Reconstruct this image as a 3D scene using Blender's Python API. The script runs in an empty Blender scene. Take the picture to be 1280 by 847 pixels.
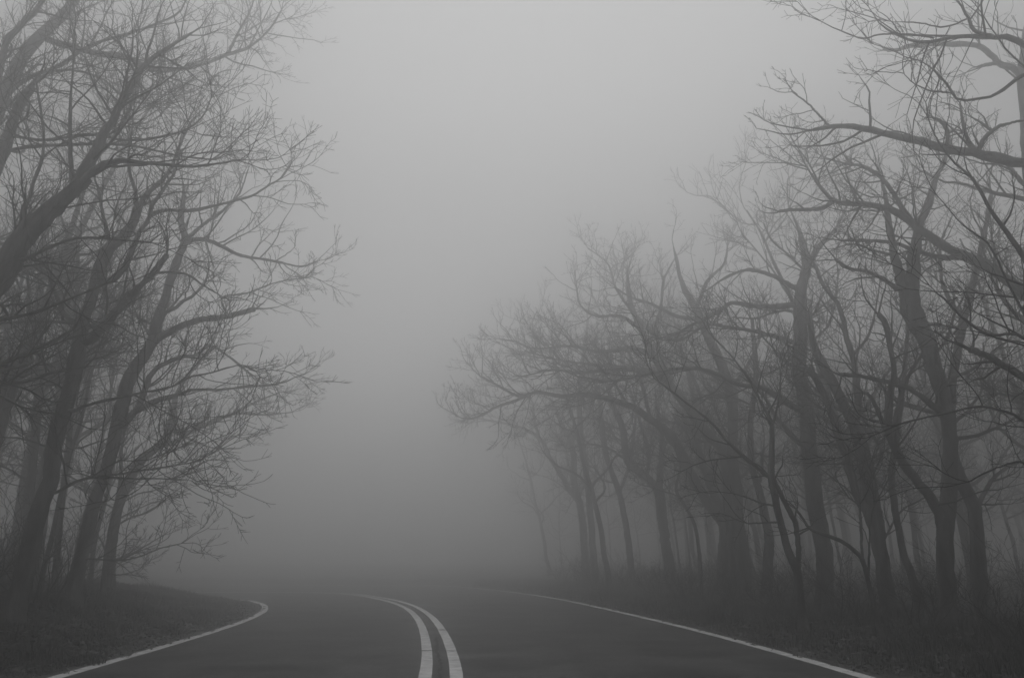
import bpy, math
import numpy as np
from mathutils import Vector

scene = bpy.context.scene
COL = scene.collection
rng = np.random.default_rng(11)

# ------------------------------------------------------------------ camera model
W, H, F = 1280.0, 847.0, 995.0
HZ, CH = 700.0, 1.25
PITCH = math.atan((HZ - H / 2) / F)
CP, SP = math.cos(PITCH), math.sin(PITCH)
CAM = np.array([0.0, 0.0, CH])


def ray(x, y):
    u = (x - W / 2) / F
    v = (H / 2 - y) / F
    return np.array([u, CP - v * SP, SP + v * CP])


def ground_pt(x, y):
    d = ray(x, y)
    t = -CH / d[2]
    return np.array([d[0] * t, d[1] * t])


# ------------------------------------------------------------------ helpers
def link(o, parent=None):
    COL.objects.link(o)
    if parent is not None:
        o.parent = parent
    return o


def tag(o, label=None, cat=None, group=None, kind=None):
    if label: o['label'] = label
    if cat: o['category'] = cat
    if group: o['group'] = group
    if kind: o['kind'] = kind
    return o


def np_mesh(name, verts, faces, mat, smooth=True):
    """verts (N,3), faces (M,4) or (M,3)"""
    me = bpy.data.meshes.new(name)
    verts = np.asarray(verts, np.float32)
    faces = np.asarray(faces, np.int32)
    n = faces.shape[1]
    me.vertices.add(len(verts))
    me.vertices.foreach_set('co', verts.ravel())
    me.loops.add(faces.size)
    me.loops.foreach_set('vertex_index', faces.ravel())
    me.polygons.add(len(faces))
    me.polygons.foreach_set('loop_start', np.arange(0, faces.size, n, dtype=np.int32))
    me.polygons.foreach_set('loop_total', np.full(len(faces), n, np.int32))
    if smooth:
        me.polygons.foreach_set('use_smooth', np.ones(len(faces), bool))
    me.materials.append(mat)
    me.update(calc_edges=True)
    return me


# ------------------------------------------------------------------ materials
def new_mat(name):
    m = bpy.data.materials.new(name)
    m.use_nodes = True
    nt = m.node_tree
    b = nt.nodes['Principled BSDF']
    return m, nt, b


def noise_mat(name, c0, c1, scale, rough, bump=0.0, bscale=None, detail=6.0, spec=0.3, stretch=None):
    m, nt, b = new_mat(name)
    tc = nt.nodes.new('ShaderNodeTexCoord')
    mp = nt.nodes.new('ShaderNodeMapping')
    if stretch: mp.inputs['Scale'].default_value = stretch
    nt.links.new(tc.outputs['Object'], mp.inputs['Vector'])
    n = nt.nodes.new('ShaderNodeTexNoise')
    n.inputs['Scale'].default_value = scale
    n.inputs['Detail'].default_value = detail
    n.inputs['Roughness'].default_value = 0.65
    nt.links.new(mp.outputs[0], n.inputs['Vector'])
    r = nt.nodes.new('ShaderNodeValToRGB')
    r.color_ramp.elements[0].position = 0.32
    r.color_ramp.elements[1].position = 0.70
    r.color_ramp.elements[0].color = (c0, c0, c0, 1)
    r.color_ramp.elements[1].color = (c1, c1, c1, 1)
    nt.links.new(n.outputs['Fac'], r.inputs['Fac'])
    nt.links.new(r.outputs['Color'], b.inputs['Base Color'])
    b.inputs['Roughness'].default_value = rough
    b.inputs['Specular IOR Level'].default_value = spec
    if bump:
        n2 = nt.nodes.new('ShaderNodeTexNoise')
        n2.inputs['Scale'].default_value = bscale or scale * 3
        n2.inputs['Detail'].default_value = 5
        nt.links.new(mp.outputs[0], n2.inputs['Vector'])
        bp = nt.nodes.new('ShaderNodeBump')
        bp.inputs['Strength'].default_value = bump
        bp.inputs['Distance'].default_value = 0.03
        nt.links.new(n2.outputs['Fac'], bp.inputs['Height'])
        nt.links.new(bp.outputs['Normal'], b.inputs['Normal'])
    return m


M_BARK = noise_mat('bark', 0.014, 0.2, 4.0, 0.9, 0.9, 22.0, stretch=(1, 1, 0.28))
M_TWIG = noise_mat('twig_bark', 0.025, 0.05, 6.0, 0.9)
M_SOIL = noise_mat('woodland_ground', 0.016, 0.04, 2.2, 1.0, 0.8, 18.0, detail=9)
M_GRASS = noise_mat('grass', 0.012, 0.10, 2.5, 0.8)
M_LEAF = noise_mat('dead_leaf', 0.03, 0.2, 3.0, 0.8)
M_PAINT = noise_mat('road_paint', 0.45, 0.88, 5.0, 0.6, 0.2, 90.0, detail=9)
M_CRACK = noise_mat('crack', 0.003, 0.008, 5.0, 0.9)
M_SEAM = noise_mat('seam', 0.085, 0.12, 5.0, 0.9)


def asphalt():
    m, nt, b = new_mat('asphalt')
    tc = nt.nodes.new('ShaderNodeTexCoord')
    L = nt.links
    big = nt.nodes.new('ShaderNodeTexNoise'); big.inputs['Scale'].default_value = 0.8; big.inputs['Detail'].default_value = 9; big.inputs['Roughness'].default_value = 0.7
    fine = nt.nodes.new('ShaderNodeTexNoise'); fine.inputs['Scale'].default_value = 14; fine.inputs['Detail'].default_value = 8; fine.inputs['Roughness'].default_value = 0.8
    vor = nt.nodes.new('ShaderNodeTexVoronoi'); vor.inputs['Scale'].default_value = 70
    for n in (big, fine, vor): L.new(tc.outputs['Object'], n.inputs['Vector'])
    r1 = nt.nodes.new('ShaderNodeMapRange'); r1.inputs['From Min'].default_value = .38; r1.inputs['From Max'].default_value = .62
    r1.inputs['To Min'].default_value = 0.022; r1.inputs['To Max'].default_value = 0.085
    L.new(big.outputs['Fac'], r1.inputs['Value'])
    r2 = nt.nodes.new('ShaderNodeMapRange'); r2.inputs['From Min'].default_value = .38; r2.inputs['From Max'].default_value = .62
    r2.inputs['To Min'].default_value = 0.4; r2.inputs['To Max'].default_value = 1.7
    L.new(fine.outputs['Fac'], r2.inputs['Value'])
    mu = nt.nodes.new('ShaderNodeMath'); mu.operation = 'MULTIPLY'
    L.new(r1.outputs[0], mu.inputs[0]); L.new(r2.outputs[0], mu.inputs[1])
    cb = nt.nodes.new('ShaderNodeCombineColor')
    for k in range(3): L.new(mu.outputs[0], cb.inputs[k])
    L.new(cb.outputs[0], b.inputs['Base Color'])
    bp = nt.nodes.new('ShaderNodeBump'); bp.inputs['Strength'].default_value = 0.5; bp.inputs['Distance'].default_value = 0.01
    L.new(vor.outputs['Distance'], bp.inputs['Height']); L.new(bp.outputs['Normal'], b.inputs['Normal'])
    b.inputs['Roughness'].default_value = 0.75
    b.inputs['Specular IOR Level'].default_value = 0.3
    return m


M_ROAD = asphalt()

# ------------------------------------------------------------------ road lines on the ground
PX_L = [(69,846),(154,823),(224,802),(271,788),(306,776),(325,767.6),(334,760),(329.5,754.7),(318,750.5),(297,748)]
PX_C = [(553,847),(549.5,814.5),(543.5,792),(534,775),(521.7,763),(505,754.5),(484,749),(463,745),(430,741),(402,739.8)]
PX_R = [(1083,846),(1010,824.6),(961.6,811.8),(910.8,798),(860,784.6),(788,767.7),(729,754.5),(684.7,746),(640,739.5),(606,735.8),(559,732),(505,730)]


def resample(P, step):
    P = np.asarray(P, float)
    d = np.r_[0, np.cumsum(np.linalg.norm(np.diff(P, axis=0), axis=1))]
    n = max(2, int(d[-1] / step))
    t = np.linspace(0, d[-1], n)
    return np.stack([np.interp(t, d, P[:, k]) for k in range(P.shape[1])], 1)


def catmull(P, sub=10):
    P = np.asarray(P, float)
    Q = np.vstack([2 * P[0] - P[1], P, 2 * P[-1] - P[-2]])
    out = []
    for i in range(1, len(Q) - 2):
        p0, p1, p2, p3 = Q[i - 1:i + 3]
        for s in np.arange(sub) / sub:
            out.append(0.5 * ((2 * p1) + (-p0 + p2) * s + (2 * p0 - 5 * p1 + 4 * p2 - p3) * s ** 2 + (-p0 + 3 * p1 - 3 * p2 + p3) * s ** 3))
    out.append(P[-1])
    return np.array(out)


def line_curve(px, tail, back):
    g = [ground_pt(*p) for p in px]
    P = np.vstack([np.array(back), g, np.array(tail)])
    Q = resample(catmull(P, 12), 0.4)
    for _ in range(30):
        Q[1:-1] = 0.25 * Q[:-2] + 0.5 * Q[1:-1] + 0.25 * Q[2:]
    return Q


CL = line_curve(PX_L, [(-12.6, 29.2), (-17, 31.5), (-24, 33.5), (-40, 35.2), (-150, 38)], [(-4.4, -25), (-4.55, -5), (-4.7, 4)])
CC = line_curve(PX_C, [(-13.5, 34.2), (-19, 36.4), (-26, 38), (-41, 39.6), (-150, 42.4)], [(0.0, -25), (-0.2, -5), (-0.5, 4)])
CR = line_curve(PX_R, [(-6.6, 42.6), (-12, 44.6), (-19, 45.6), (-28, 45.9), (-42, 46.4), (-150, 49)], [(4.4, -25), (4.35, -5), (4.15, 4)])


def tangents(Q):
    T = np.gradient(Q, axis=0)
    return T / np.linalg.norm(T, axis=1, keepdims=True)


def offset(Q, d):          # d > 0 to the left of travel
    T = tangents(Q)
    return Q + np.stack([-T[:, 1], T[:, 0]], 1) * np.asarray(d).reshape(-1, 1)


def signed_dist(X, Y, Q):
    """distance to polyline, positive on its left"""
    T = tangents(Q)
    pts = np.stack([X.ravel(), Y.ravel()], 1)
    best = np.empty(len(pts)); sgn = np.empty(len(pts))
    for i in range(0, len(pts), 4000):
        d = pts[i:i + 4000, None, :] - Q[None]
        k = (d ** 2).sum(2).argmin(1)
        dd = d[np.arange(len(k)), k]
        best[i:i + 4000] = np.sqrt((dd ** 2).sum(1))
        sgn[i:i + 4000] = np.sign(T[k, 0] * dd[:, 1] - T[k, 1] * dd[:, 0])
    return (best * sgn).reshape(X.shape)


def sstep(a, b, x):
    t = np.clip((x - a) / (b - a), 0, 1)
    return t * t * (3 - 2 * t)


QL, QR = CL[::2], CR[::2]


def vnoise(X, Y):
    return (np.sin(X * .9 + 1.3 * np.sin(Y * .6)) * np.sin(Y * 1.1 + 1.7 * np.sin(X * .45))
            + .5 * np.sin(X * 2.3 + Y * 1.7) * np.sin(Y * 2.9 - X * 1.1))


def terrain(X, Y):
    X = np.asarray(X, float); Y = np.asarray(Y, float)
    sl = signed_dist(X, Y, QL)
    sr = -signed_dist(X, Y, QR)
    z = np.full(X.shape, -0.05)
    el = np.where(sl > 0, sl, 0); er = np.where(sr > 0, sr, 0)
    nz = vnoise(X, Y)
    z = z + 0.06 * sstep(0.3, 0.8, el) + 0.62 * sstep(0.4, 5.0, el) * sstep(0, 14, Y + 2) + 0.075 * nz * sstep(0.6, 2.5, el) + 0.5 * sstep(8, 40, el)
    z = z + 0.06 * sstep(0.35, 0.85, er) + 0.10 * sstep(0.5, 5.0, er) + 0.06 * nz * sstep(0.6, 2.5, er) + 0.6 * sstep(10, 50, er)
    return z


gx = np.unique(np.r_[np.linspace(-150, -40, 23), np.arange(-40, 40, .5), np.linspace(40, 150, 23)])
gy = np.unique(np.r_[np.linspace(-40, -4, 10), np.arange(-4, 62, .5), np.linspace(62, 150, 19)])
GX, GY = np.meshgrid(gx, gy)
GZ = terrain(GX, GY)
nx, ny = len(gx), len(gy)
ii = (np.arange(ny - 1)[:, None] * nx + np.arange(nx - 1)[None]).ravel()
ground = link(bpy.data.objects.new('ground', np_mesh('ground', np.stack([GX.ravel(), GY.ravel(), GZ.ravel()], 1),
              np.stack([ii, ii + 1, ii + nx + 1, ii + nx], 1), M_SOIL)))
tag(ground, 'dark woodland ground with rough grass verges beside the road', kind='structure')


def strip(name, A, B, z, mat, cols=1):
    n = min(len(A), len(B))
    ia = np.linspace(0, 1, n)
    A = np.stack([np.interp(ia, np.linspace(0, 1, len(A)), A[:, k]) for k in range(2)], 1)
    B = np.stack([np.interp(ia, np.linspace(0, 1, len(B)), B[:, k]) for k in range(2)], 1)
    V = np.concatenate([np.c_[A + (B - A) * (c / cols), np.full(n, z)] for c in range(cols + 1)])
    i = np.arange(n - 1)
    Fc = np.concatenate([np.stack([c * n + i, (c + 1) * n + i, (c + 1) * n + i + 1, c * n + i + 1], 1) for c in range(cols)])
    return link(bpy.data.objects.new(name, np_mesh(name, V, Fc, mat)))


jl = 0.24 + 0.05 * np.sin(np.arange(len(CL)) * .9) + 0.03 * rng.normal(size=len(CL))
jr = -0.26 - 0.06 * np.sin(np.arange(len(CR)) * .7) + 0.03 * rng.normal(size=len(CR))
tag(strip('road', offset(CL, jl), offset(CR, jr), 0.0, M_ROAD, 4), 'dark asphalt road curving left into the fog', kind='structure')
HWD = 0.065
def marking(name, Q, w, label):
    w = w * (1 + 0.02 * rng.normal(size=len(Q)))
    o = strip(name, offset(Q, w), offset(Q, -w), 0.004, M_PAINT)
    tag(o, label, kind='structure')
marking('edge_line', CL, 0.085, 'pale edge line along the grassy left bank')
marking('edge_line', CR, 0.09, 'pale edge line along the right verge')
marking('centre_line', offset(CC, 0.175), 0.073, 'left stripe of the double centre line')
marking('centre_line', offset(CC, -0.175), 0.073, 'right stripe of the double centre line')


def crack(name, pts, w, z, mat, label, jit=0.03):
    P = resample(catmull(np.array(pts), 8), 0.06)
    P = P + rng.normal(size=P.shape) * jit * 0.4
    for _ in range(2): P[1:-1] = .25 * P[:-2] + .5 * P[1:-1] + .25 * P[2:]
    ww = w * np.abs(0.6 + 0.5 * rng.normal(size=len(P)))
    ww = np.convolve(ww, np.ones(3) / 3, 'same')
    tag(strip(name, offset(P, ww), offset(P, -ww), z, mat), label, kind='structure')


gp = ground_pt
crack('road_crack', [gp(545, 796), gp(546, 806), gp(547.5, 818), gp(551, 830), gp(550, 847), gp(552, 880)], 0.03, 0.008, M_CRACK, 'dark crack running between the two centre stripes', 0.04)
crack('road_crack', [gp(524, 813.5), gp(545, 813), gp(575, 814)], 0.055, 0.009, M_CRACK, 'thin crack crossing both centre stripes', 0.02)
crack('road_crack', [gp(548, 787), gp(560, 787.5)], 0.05, 0.010, M_CRACK, 'short crack crossing the right centre stripe', 0.02)
crack('road_seam', [gp(360, 799), gp(440, 798), gp(500, 796), gp(524, 796)], 0.02, 0.004, M_SEAM, 'faint pale seam across the left lane', 0.02)
crack('road_crack', [gp(372, 764), gp(400, 762.5), gp(420, 760.5), gp(442, 759)], 0.05, 0.004, M_CRACK, 'dark tar streak in the left lane near the bend', 0.04)

# ------------------------------------------------------------------ branch growth
def nrm(v):
    return v / np.maximum(np.linalg.norm(v, axis=-1, keepdims=True), 1e-9)


def tube(P, R, sides, cap=True):
    """P (M,K,3), R (M,K) -> verts, quads"""
    M_, K = R.shape
    T = np.gradient(P, axis=1); T = nrm(T)
    ref = np.where(np.abs(T[:, :1, 2:3]) > .9, np.array([1., 0, 0]), np.array([0, 0, 1.]))
    mt = nrm(T.mean(1, keepdims=True))
    ref = np.where(np.abs(mt[..., 2:3]) > .8, np.array([1., .1, 0]), np.array([0, .1, 1.]))
    A = nrm(np.cross(T, np.broadcast_to(ref, T.shape)))
    B = np.cross(T, A)
    a = np.arange(sides) * 2 * math.pi / sides
    V = (P[:, :, None] + R[:, :, None, None] * (A[:, :, None] * np.cos(a)[:, None] + B[:, :, None] * np.sin(a)[:, None]))
    V = V.reshape(-1, 3)
    m, k, s = np.meshgrid(np.arange(M_), np.arange(K - 1), np.arange(sides), indexing='ij')
    b = (m * K + k) * sides
    Fq = np.stack([b + s, b + (s + 1) % sides, b + sides + (s + 1) % sides, b + sides + s], -1).reshape(-1, 4)
    if cap:
        n0 = len(V)
        tips = P[:, -1] + T[:, -1] * R[:, -1:] * .5
        V = np.vstack([V, tips])
        m2, s2 = np.meshgrid(np.arange(M_), np.arange(sides), indexing='ij')
        e = (m2 * K + K - 1) * sides
        Fc = np.stack([e + s2, e + (s2 + 1) % sides, n0 + m2, n0 + m2], -1).reshape(-1, 4)
        return V, Fq, Fc
    return V, Fq, None


def tubes_mesh(name, batches, mat):
    """list of (P,R,sides) -> mesh; fan caps as tiny quads"""
    VV, FF, off = [], [], 0
    for P, R, s in batches:
        if len(P) == 0: continue
        P2 = np.concatenate([P, P[:, -1:] + (P[:, -1:] - P[:, -2:-1]) * 0.02 + 1e-4], 1)
        R2 = np.concatenate([R, R[:, -1:] * .15], 1)
        V, Fq, _ = tube(P2, R2, s, False)
        VV.append(V); FF.append(Fq + off); off += len(V)
    if not VV: return None
    return np_mesh(name, np.vstack(VV), np.vstack(FF), mat)


def grow(rg, P0, D0, L, R0, K, noise, trop, rtip, taper=0.8):
    n = len(P0)
    P = np.empty((n, K + 1, 3)); P[:, 0] = P0
    d = nrm(D0)
    for k in range(K):
        tr = trop if np.ndim(trop) == 0 else trop[:, None]
        d = nrm(d + rg.normal(size=(n, 3)) * noise + np.array([0, 0, 1.]) * tr)
        P[:, k + 1] = P[:, k] + d * (L / K)[:, None]
    s = np.linspace(0, 1, K + 1)[None]
    R = rtip + (R0[:, None] - rtip) * (1 - s) ** taper
    return P, np.maximum(R, rtip)


def spawn(rg, P, R, own, dens, tmin, ang, lf, lmin, lmax, rf, up, tip=True):
    """children seeds along a batch"""
    seg = np.linalg.norm(np.diff(P, axis=1), axis=2)
    Ln = seg.sum(1)
    cnt = np.maximum(1, rg.poisson(dens * Ln * (1 - tmin)))
    idx = np.repeat(np.arange(len(P)), cnt)
    t = tmin + (1 - tmin) * rg.random(len(idx)) ** 0.85
    if tip:
        idx = np.r_[idx, np.arange(len(P)), np.arange(len(P))]
        t = np.r_[t, np.full(2 * len(P), 0.999)]
    K = P.shape[1] - 1
    f = t * K; k = np.minimum(f.astype(int), K - 1); w = (f - k)[:, None]
    a, b = P[idx, k], P[idx, k + 1]
    pos = a * (1 - w) + b * w
    T = nrm(b - a)
    r = R[idx, k] * (1 - w[:, 0]) + R[idx, k + 1] * w[:, 0]
    th = np.radians(rg.uniform(ang[0], ang[1], len(idx)))
    if tip: th[-2 * len(P):] *= 0.55
    v = rg.normal(size=(len(idx), 3)); v[:, 2] += up
    v = nrm(v - (v * T).sum(1, keepdims=True) * T)
    D = T * np.cos(th)[:, None] + v * np.sin(th)[:, None]
    L = np.clip(rg.uniform(lf[0], lf[1], len(idx)) * Ln[idx] * (1.15 - .6 * t), lmin, lmax) * rg.uniform(.7, 1.25, len(idx))
    return pos, D, L, r * rf, own[idx]


def crown(rg, P, R, own, scale=1.0, dens=1.0, rt=0.004, lv=3, up=0.35):
    """grows levels of side branches on a batch of limbs; returns list of (P,R,own,sides)"""
    out = []
    pos, D, L, r, o = spawn(rg, P, R, own, 3.2 * dens, .08, (30, 70), (.25, .55), .6 * scale, 1.9 * scale, .55, up)
    r = np.clip(r, rt * 1.7, .02)
    A, B = grow(rg, pos, D, L, r, 7, .13, .03, rt * 1.3)
    out.append((A, B, o, 5))
    pos, D, L, r, o = spawn(rg, A, B, o, 4.2 * dens, .1, (30, 72), (.3, .6), .4 * scale, 1.3 * scale, .6, up)
    r = np.clip(r, rt * 1.2, .011)
    A, B = grow(rg, pos, D, L, r, 4, .13, .02, rt)
    out.append((A, B, o, 3))
    if lv > 2:
        pos, D, L, r, o = spawn(rg, A, B, o, 4.4 * dens, .12, (28, 68), (.3, .55), .14 * scale, .5 * scale, .7, up)
        r = np.clip(r, rt, .007)
        A, B = grow(rg, pos, D, L, r, 2, .12, .02, rt * .7)
        out.append((A, B, o, 3))
    return out


def refine(P, R, n, rg, wob):
    """smooth hand-laid polyline and add small knots"""
    C = catmull(np.c_[P, R], 8)
    C = resample(C, max(np.linalg.norm(np.diff(C[:, :3], axis=0), axis=1).sum() / n, .02))
    w = rg.normal(size=(len(C), 3)) * wob
    w[0] = 0
    C[:, :3] += w * np.maximum(C[:, 3:4], .02)
    return C[:, :3], np.maximum(C[:, 3], .004)


def lumpy(me, amp, seed):
    n = len(me.vertices)
    co = np.empty(n * 3, np.float32); me.vertices.foreach_get('co', co); co = co.reshape(-1, 3)
    no = np.empty(n * 3, np.float32)
    me.vertex_normals.foreach_get('vector', no); no = no.reshape(-1, 3)
    s = seed * 1.7
    k = (np.sin(co[:, 0] * 9 + s) * np.sin(co[:, 1] * 8 + s) * np.sin(co[:, 2] * 3.1 + s) + .6 * np.sin(co[:, 0] * 21 + co[:, 2] * 7 + s) * np.sin(co[:, 1] * 23 - co[:, 2] * 5))
    co += no * (k * amp)[:, None]
    me.vertices.foreach_set('co', co.ravel()); me.update()


# ------------------------------------------------------------------ traced trees
SEED = [100]


def traced_tree(label, D, basex, trunk, limbs, lean=0.0, dens=1.0, rt=0.004, extra=3, group='bare trees lining the bend', name='bare_tree', lv=3, cs=1.0):
    SEED[0] += 1
    dens *= float(np.interp(D, [15, 22, 40], [1.15, 1.05, .85]))
    rg = np.random.default_rng(SEED[0])
    def P3(x, y, depth):
        d = ray(x, y); t = depth / d[1]
        return CAM + d * t, t / F
    # ---- trunk: (x, y, r)
    pts, rad, deps = [], [], []
    d0 = ray(basex, trunk[0][1])
    X0 = d0[0] * D / d0[1]
    zb = float(terrain(np.array([[X0]]), np.array([[D]]))[0, 0])
    base = np.array([X0, D, zb])
    for i, (x, y, r) in enumerate(trunk):
        dep = D
        p, s = P3(x, y, dep)
        dep = D + lean * max(p[2] - zb, 0)
        p, s = P3(x, y, dep)
        if p[2] < zb + .45 and i < len(trunk) - 1: continue
        pts.append(p); rad.append(r * s * .8); deps.append((x, y, dep))
    r0 = rad[0]
    pts = [base - [0, 0, .45], base + [0, 0, .02], base + (pts[0] - base) * min(.5, .35 / max(pts[0][2] - zb, .36))] + pts
    rad = [r0 * 1.75, r0 * 1.5, r0 * 1.12] + rad
    deps = [(basex, trunk[0][1], D)] + deps
    root = link(bpy.data.objects.new(name, None)); root.location = base
    root.empty_display_size = .3
    tag(root, label, 'tree', group)
    def put(nm, me, parent):
        me.transform(__import__('mathutils').Matrix.Translation(-Vector(base)))
        o = link(bpy.data.objects.new(nm, me), parent)
        return o
    tp, tr = refine(np.array(pts), np.array(rad), 60, rg, .05)
    me = tubes_mesh('trunk', [(tp[None], tr[None], 16)], M_BARK)
    lumpy(me, min(.035, r0 * .12), SEED[0])
    trunk_o = put('trunk', me, root)
    hosts = [(trunk_o, tp, tr, None)]
    known = list(deps)
    for L in limbs:
        pp, ra, rb = L[0], L[1], L[2]
        slope = L[3] if len(L) > 3 and L[3] is not None else rg.uniform(-.55, .55)
        blunt = len(L) > 4 and L[4]
        x0, y0 = pp[0]
        # nearest known spine sample (densified)
        best = None
        for seq in ([known[i:i + 2] for i in range(len(known) - 1)]):
            (xa, ya, da), (xb, yb, db) = seq
            if (xa is None) or (xb is None): continue
            for w in np.linspace(0, 1, 6):
                q = (xa + (xb - xa) * w - x0) ** 2 + (ya + (yb - ya) * w - y0) ** 2
                if best is None or q < best[0]: best = (q, da + (db - da) * w, (xa + (xb - xa) * w, ya + (yb - ya) * w))
        dep = best[1]
        if best[0] > 9: pp = [best[2]] + list(pp)      # start the limb on the wood it grows from
        P, R, prev = [], [], None
        known.append((None, None, None))
        dcur = dep
        for i, (x, y) in enumerate(pp):
            if prev is not None:
                dcur += slope * math.hypot(x - prev[0], y - prev[1]) * dep / F
            p, s = P3(x, y, dcur)
            f = i / (len(pp) - 1)
            P.append(p); R.append((ra + (rb - ra) * f ** .9) * s * .76)
            known.append((x, y, dcur)); prev = (x, y)
        lp, lr = refine(np.array(P), np.array(R), 28, rg, .12)
        me = tubes_mesh('limb', [(lp[None], lr[None], 9)], M_BARK)
        lumpy(me, min(.012, R[0] * .12), SEED[0] + len(hosts))
        o = put('limb', me, root)
        hosts.append((o, lp, lr, blunt))
    # ---- limbs on the sides the photograph does not trace, so the tree stands in the round
    if extra:
        n = extra
        t = rg.uniform(.4, .8, n); k = (t * (len(tp) - 1)).astype(int)
        az = rg.uniform(0, 2 * math.pi, n)
        Dd = np.stack([np.cos(az) * .8, np.abs(np.sin(az)) * .9 + .3, rg.uniform(.2, .7, n)], 1)
        A, B = grow(rg, tp[k], Dd, rg.uniform(1.5, 3.0, n), np.minimum(tr[k] * .45, .045), 10, .16, .03, .012)
        for a, b in zip(A, B):
            me = tubes_mesh('limb', [(a[None], b[None], 7)], M_BARK)
            hosts.append((put('limb', me, root), a, b, False))
    # ---- crown per limb
    for i, (o, lp, lr, blunt) in enumerate(hosts):
        if i == 0:
            k0 = int(len(lp) * .55)
            lp, lr = lp[k0:], lr[k0:]
            dn = .35 * dens
        else:
            dn = dens * (.45 if blunt else 1.0)
        P = resample(np.c_[lp, lr], np.linalg.norm(np.diff(lp, axis=0), axis=1).sum() / 17.5)[:17]
        if len(P) < 4: continue
        P, R = P[None, :, :3], P[None, :, 3]
        br = crown(rg, P, R, np.zeros(1, int), cs * (.75 if i == 0 else 1.0), dn / cs ** .5, rt, lv)
        me = tubes_mesh('crown', [(a, b, s) for a, b, ow, s in br], M_TWIG)
        if me: put('crown', me, o)
    return root


LBL = traced_tree
# ---- left side of the road
LBL('big leaning tree at the left edge whose thick dark limb forks high above the bank', 10.0, -135,
    [(-135, 800, 34), (-110, 620, 27), (-60, 450, 22), (0, 345, 18), (30, 295, 16), (60, 265, 14), (95, 237, 11), (110, 222, 8)],
    [([(90, 242), (112, 205), (135, 160), (160, 115), (180, 82), (210, 60), (250, 35)], 11, 1.6, .25),
     ([(92, 240), (115, 215), (140, 202), (180, 203), (240, 208), (300, 200)], 7, 1.3, -.2),
     ([(90, 240), (88, 190), (88, 130), (91, 90), (92, 40)], 4, 1.2, .3),
     ([(27, 325), (60, 310), (100, 297), (150, 300), (190, 303)], 4, 1.3, -.2),
     ([(5, 340), (40, 235), (55, 180), (45, 100)], 5, 1.5, .4),
     ([(-40, 410), (0, 400), (45, 390), (90, 372), (140, 352)], 5, 1.4, -.3)], extra=3, rt=.0035)
LBL('tall pale tree at the left edge with one long limb arching over the roadside', 14.0, -150,
    [(-150, 770, 22), (-115, 550, 18), (-70, 360, 14), (-30, 220, 11), (0, 128, 10), (14, 95, 9.5), (42, 54, 9), (71, 26, 8), (92, 0, 7), (120, -60, 5)],
    [([(55, 48), (95, 60), (130, 68), (155, 70), (175, 79), (195, 88), (220, 87), (255, 80), (285, 68), (310, 60), (328, 46), (342, 30), (352, 12)], 6, 1.3, .15),
     ([(175, 82), (172, 110), (160, 140), (140, 175), (120, 200)], 4, 2, -.1),
     ([(285, 68), (298, 40), (312, 15), (320, -10)], 2.4, 1.2, .2),
     ([(0, 128), (30, 100), (75, 82), (110, 58), (150, 45), (190, 32), (225, 15), (235, -10)], 4, 1.2, -.4),
     ([(-10, 150), (60, 92), (120, 95), (160, 125), (200, 130)], 3, 1.2, -.3)], extra=3, cs=.8, dens=1.1)
LBL('dark tree at the left edge with a short snapped limb near the frame side', 11.5, -95,
    [(-95, 780, 22), (-70, 500, 18), (-35, 300, 13), (-10, 220, 11), (5, 185, 9), (12, 160, 8), (27, 128, 7), (40, 108, 6)],
    [([(3, 190), (40, 183), (90, 181), (140, 180), (180, 185), (225, 195), (270, 200)], 3.4, 1.2, .1),
     ([(-30, 290), (5, 65), (25, 35), (50, 5), (70, -30)], 6, 3.5, .1),
     ([(15, 170), (60, 175), (110, 168), (160, 175), (215, 168), (250, 150), (265, 120)], 3, 1.2, -.1)], extra=2)
LBL('thick mossy trunk on the left bank forking twice with a long snapped limb', 13.0, 20,
    [(20, 750, 17), (33, 700, 14), (48, 640, 13), (62, 600, 12.5), (67, 560, 12), (84, 500, 11.5), (96, 450, 11), (103, 405, 10), (110, 385, 9), (122, 345, 9), (135, 312, 9), (150, 300, 8), (166, 280, 7.5), (173, 260, 7)],
    [([(173, 262), (183, 243), (200, 228), (215, 208), (225, 180), (240, 150)], 5, 1.5, .2),
     ([(172, 262), (168, 235), (160, 205), (165, 160)], 4, 1.3, -.3),
     ([(128, 354), (145, 346), (158, 330), (165, 315), (173, 293), (185, 275), (191, 255), (205, 235), (218, 215), (225, 190)], 7, 2, -.15),
     ([(187, 268), (207, 263), (240, 263), (270, 257), (295, 250), (315, 245), (335, 232), (352, 222), (365, 203)], 3.4, 1, .2),
     ([(112, 425), (128, 408), (143, 392), (158, 375), (172, 360), (185, 348), (196, 336), (209, 318)], 9, 4.5, -.4, True),
     ([(192, 340), (230, 342), (252, 355), (280, 372)], 2.5, 1, .1, True),
     ([(94, 513), (108, 506), (146, 497), (180, 490), (212, 484), (238, 471), (262, 466), (300, 455)], 3.5, 1, -.5),
     ([(70, 615), (95, 602), (115, 597), (150, 592), (175, 588), (210, 583), (250, 576)], 3.2, 1, -.55),
     ([(125, 596), (170, 598), (205, 598), (240, 600)], 2, .8, -.4),
     ([(103, 405), (70, 402), (35, 402), (0, 404)], 3, 1.5, .2),
     ([(136, 300), (128, 265), (122, 235), (110, 200)], 4, 1.5, .4)], extra=3)
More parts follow.
